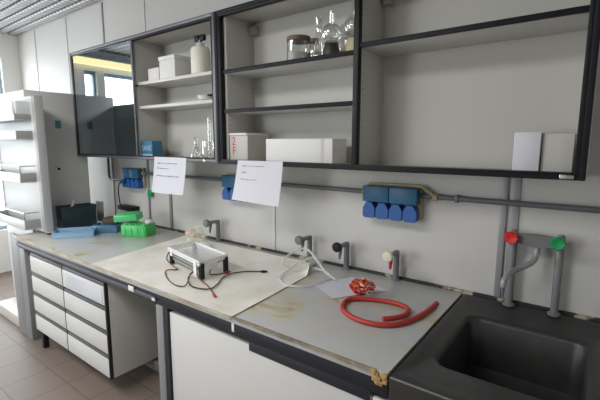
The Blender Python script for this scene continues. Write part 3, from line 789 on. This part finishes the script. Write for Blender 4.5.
pv = (-3.2, -.45, 0); rz = R(-6); th = .006; hh = .205
bp.box(x0, x1, y0, y1, H, H+th, rz=rz, piv=pv)
for q in ((x0, x0+th, y0, y1), (x1-th, x1, y0, y1), (x0+th, x1-th, y0, y0+th), (x0+th, x1-th, y1-th, y1)):
    bp.box(*q, H+th, H+hh, rz=rz, piv=pv)
bp.build('box_shell', M['darkbox'], t)
bx(x1, x1+.006, y0, y1, H+hh-.02, H+hh+.002, rz=rz, piv=pv).build('rim', M['darkbox'], t)
o = MB().tube([(-3.22, -.55, H+.05), (-3.17, -.48, H+.255)], .013, 8).build('pale_stick', M['whitegrey']); tag(o, 'pale stick leaning out of the navy box', 'stick')
o = MB().box(-3.35, -3.25, -.20, -.192, H+.001, H+.20, bev=.002, rz=R(10)).build('grey_card', M['gasket']); tag(o, 'grey card standing upright behind the navy box', 'card')

# ------------------------------------------------------------------ fridge at the end of the bench
t = thing('refrigerator', 'white and grey refrigerator at the left end with its bottle shelves facing the room', 'refrigerator', (-3.8, -.45, 0))
FX0, FX1, FY0, FY1, FZ = -4.12, -3.462, -.70, -.20, 2.112
bx(FX0, FX1, FY0, FY1, .03, FZ, bev=.008).build('body', M['fridge_grey'], t)
bx(FX0, FX1, FY0-.18, FY0-.002, 0, .10, bev=.006).build('plinth', M['tile_skirt'], t)
bx(FX0, FX1-.01, FY0-.022, FY0-.001, .12, .89, bev=.006).build('lower_door', M['fridge_white'], t)
bx(FX1+.0005, FX1+.002, -.47, -.42, 1.79, 1.86, bev=0).build('sticker', M['sticker'], t)
MB().cyl((FX1, -.47, 1.42), (FX1+.01, -.47, 1.42), .012, seg=12).build('hinge_cap', M['black'], t)
dx0, dx1, dy0, dy1, dz0, dz1 = -4.0, -3.075, -.752, -.705, .914, 2.035
dr = bx(dx0, dx1, dy0, dy1, dz0, dz1, bev=.006).build('door', M['fridge_grey'], t)
dr['label'] = 'door with its white inner side and bottle shelves facing the room'
f = MB()
f.box(dx0+.05, dx1-.055, dy0-.012, dy0-.0005, dz0+.03, dz1-.03, bev=.006)
f.build('inner_liner', M['fridge_white'], dr)
f = MB(); w = .05
f.box(dx1-w, dx1-.004, dy0-.016, dy0-.0005, dz0+.01, dz1-.008, bev=.005); f.build('gasket', M['gasket'], dr)
bx(dx0+.01, dx0+w, dy0-.016, dy0-.0005, dz0+.01, dz1-.008, bev=.005).build('gasket', M['gasket'], dr)
f = MB(); f.box(dx0+w, dx1-w, dy0-.016, dy0-.0005, dz1-.034, dz1-.002, bev=.004); f.build('top_trim', M['fridge_white'], dr)
bx(dx1-.004, dx1+.001, dy0-.016, dy1, dz0+.01, dz1-.004, bev=.001).build('edge_trim', M['fridge_white'], dr)
MB().cyl((dx1-.02, dy0+.02, H+.0005), (dx1-.02, dy0+.02, dz0), .018, seg=14).build('foot', M['black'], dr)
for k, (za, zb_, rail) in enumerate(((1.835, 1.885, 'bin'), (1.685, 1.755, None), (1.338, 1.415, 'rail'), (.95, 1.03, 'rail'))):
    xa, xb = dx0+.07, -3.165; yf = dy0-.130
    b_ = MB()
    b_.box(xa, xb, yf, yf+.008, za, zb_, bev=.003); b_.box(xa, xb, yf+.008, dy0-.012, za, za+.008, bev=.002)
    sh = b_.build('bottle_shelf', M['fridge_white'], dr)
    for xe in (xb-.008, xa):
        bx(xe, xe+.008, yf+.008, dy0-.012, za+.008, zb_, bev=.002).build('shelf_end', M['gasket'], sh)
    if rail == 'rail':
        MB().tube([(xb-.02, dy0-.012, zb_+.055), (xb-.02, yf+.012, zb_+.055), (xa+.02, yf+.012, zb_+.055), (xa+.02, dy0-.012, zb_+.055)], .004, 8).build('wire_rail', M['chrome'], sh)
        MB().tube([(xb-.02, yf+.012, zb_+.055), (xb-.02, yf+.012, zb_-.01)], .004, 8).build('rail_post', M['chrome'], sh)
    if rail == 'bin':
        bx(xa+.05, xb-.06, yf+.012, yf+.018, za+.01, zb_+.10, bev=.002).build('clear_cover', M['bin_clear'], sh)
        bx(xb-.022, xb-.012, yf+.02, dy0-.012, za+.01, zb_+.10, bev=.002).build('clear_cover', M['bin_clear'], sh)
# grey filler between fridge plinth and bench leg
bx(-3.455, -3.2765, -.905, -.885, .0, .955-.06, bev=.003).build('end_panel', M['grey_post'], bpy.data.objects['laboratory_bench'])

# ------------------------------------------------------------------ camera
cd = bpy.data.cameras.new('camera'); cam = bpy.data.objects.new('camera', cd); col.objects.link(cam)
cd.sensor_width = 36; cd.lens = 397.6003/600*36; cd.clip_start = .02
yaw, pit, rol = -.6412, .1429, .0016
fw = Vector((math.sin(yaw)*math.cos(pit), math.cos(yaw)*math.cos(pit), -math.sin(pit)))
rt = Vector((math.cos(yaw), -math.sin(yaw), 0)); up = rt.cross(fw)
rt, up = rt*math.cos(rol)+up*math.sin(rol), up*math.cos(rol)-rt*math.sin(rol)
mw = Matrix((rt, up, -fw)).transposed().to_4x4(); mw.translation = Vector((.53117, -2.08606, 1.66263))
cam.matrix_world = mw
scn.camera = cam

# ------------------------------------------------------------------ daylight and added fill lamps
w = bpy.data.worlds.new('sky'); scn.world = w; w.use_nodes = True
bg = w.node_tree.nodes['Background']
bg.inputs['Color'].default_value = (.93, .97, 1, 1); bg.inputs['Strength'].default_value = 13.0
for k, (y0, y1) in enumerate(wins):
    l = bpy.data.lights.new('window_portal', 'AREA'); l.shape = 'RECTANGLE'
    l.size = w1-w0; l.size_y = y1-y0
    l.cycles.is_portal = True
    o = bpy.data.objects.new('window_portal', l); col.objects.link(o)
    o.location = (XL-.15, (y0+y1)/2, (w0+w1)/2); o.rotation_euler = (0, R(-90), 0)
l = bpy.data.lights.new('window_portal', 'AREA'); l.shape = 'RECTANGLE'; l.size = fx1-fx0; l.size_y = fz1-fz0; l.cycles.is_portal = True  # portal of the added fill window
o = bpy.data.objects.new('window_portal', l); col.objects.link(o)
o.location = ((fx0+fx1)/2, YF-.12, (fz0+fz1)/2); o.rotation_euler = (R(90), 0, 0)
for k, (x, y) in enumerate(((-2.6, -2.5), (-1.0, -2.5))):  # unseen ceiling lamps added to brighten the bench
    t = thing('fill_lamp', 'added unseen ceiling fill lamp, %s the window' % ('nearer' if k == 0 else 'farther from'), 'lamp', (x, y, ZC-.06), 'added ceiling fill lamps')
    bx(x-.72, x+.72, y-.47, y+.47, ZC-.045, ZC-.011, bev=.004).build('housing', M['white'], t)
    l = bpy.data.lights.new('fill_light', 'AREA'); l.shape = 'RECTANGLE'; l.size = 1.36; l.size_y = .86; l.energy = FILL_POWER; l.color = (1, .98, .96)
    o = bpy.data.objects.new('fill_light', l); col.objects.link(o); o.location = (x, y, ZC-.05)
v = scn.view_settings
scn.display_settings.display_device = 'sRGB'
v.view_transform = 'Standard'; v.look = 'None'; v.gamma = 1; v.use_curve_mapping = False; v.exposure = -0.1
scn.cycles.use_denoising = True
scn.cycles.max_bounces = 10; scn.cycles.diffuse_bounces = 6; scn.cycles.transparent_max_bounces = 24
scn.cycles.caustics_reflective = False; scn.cycles.caustics_refractive = False
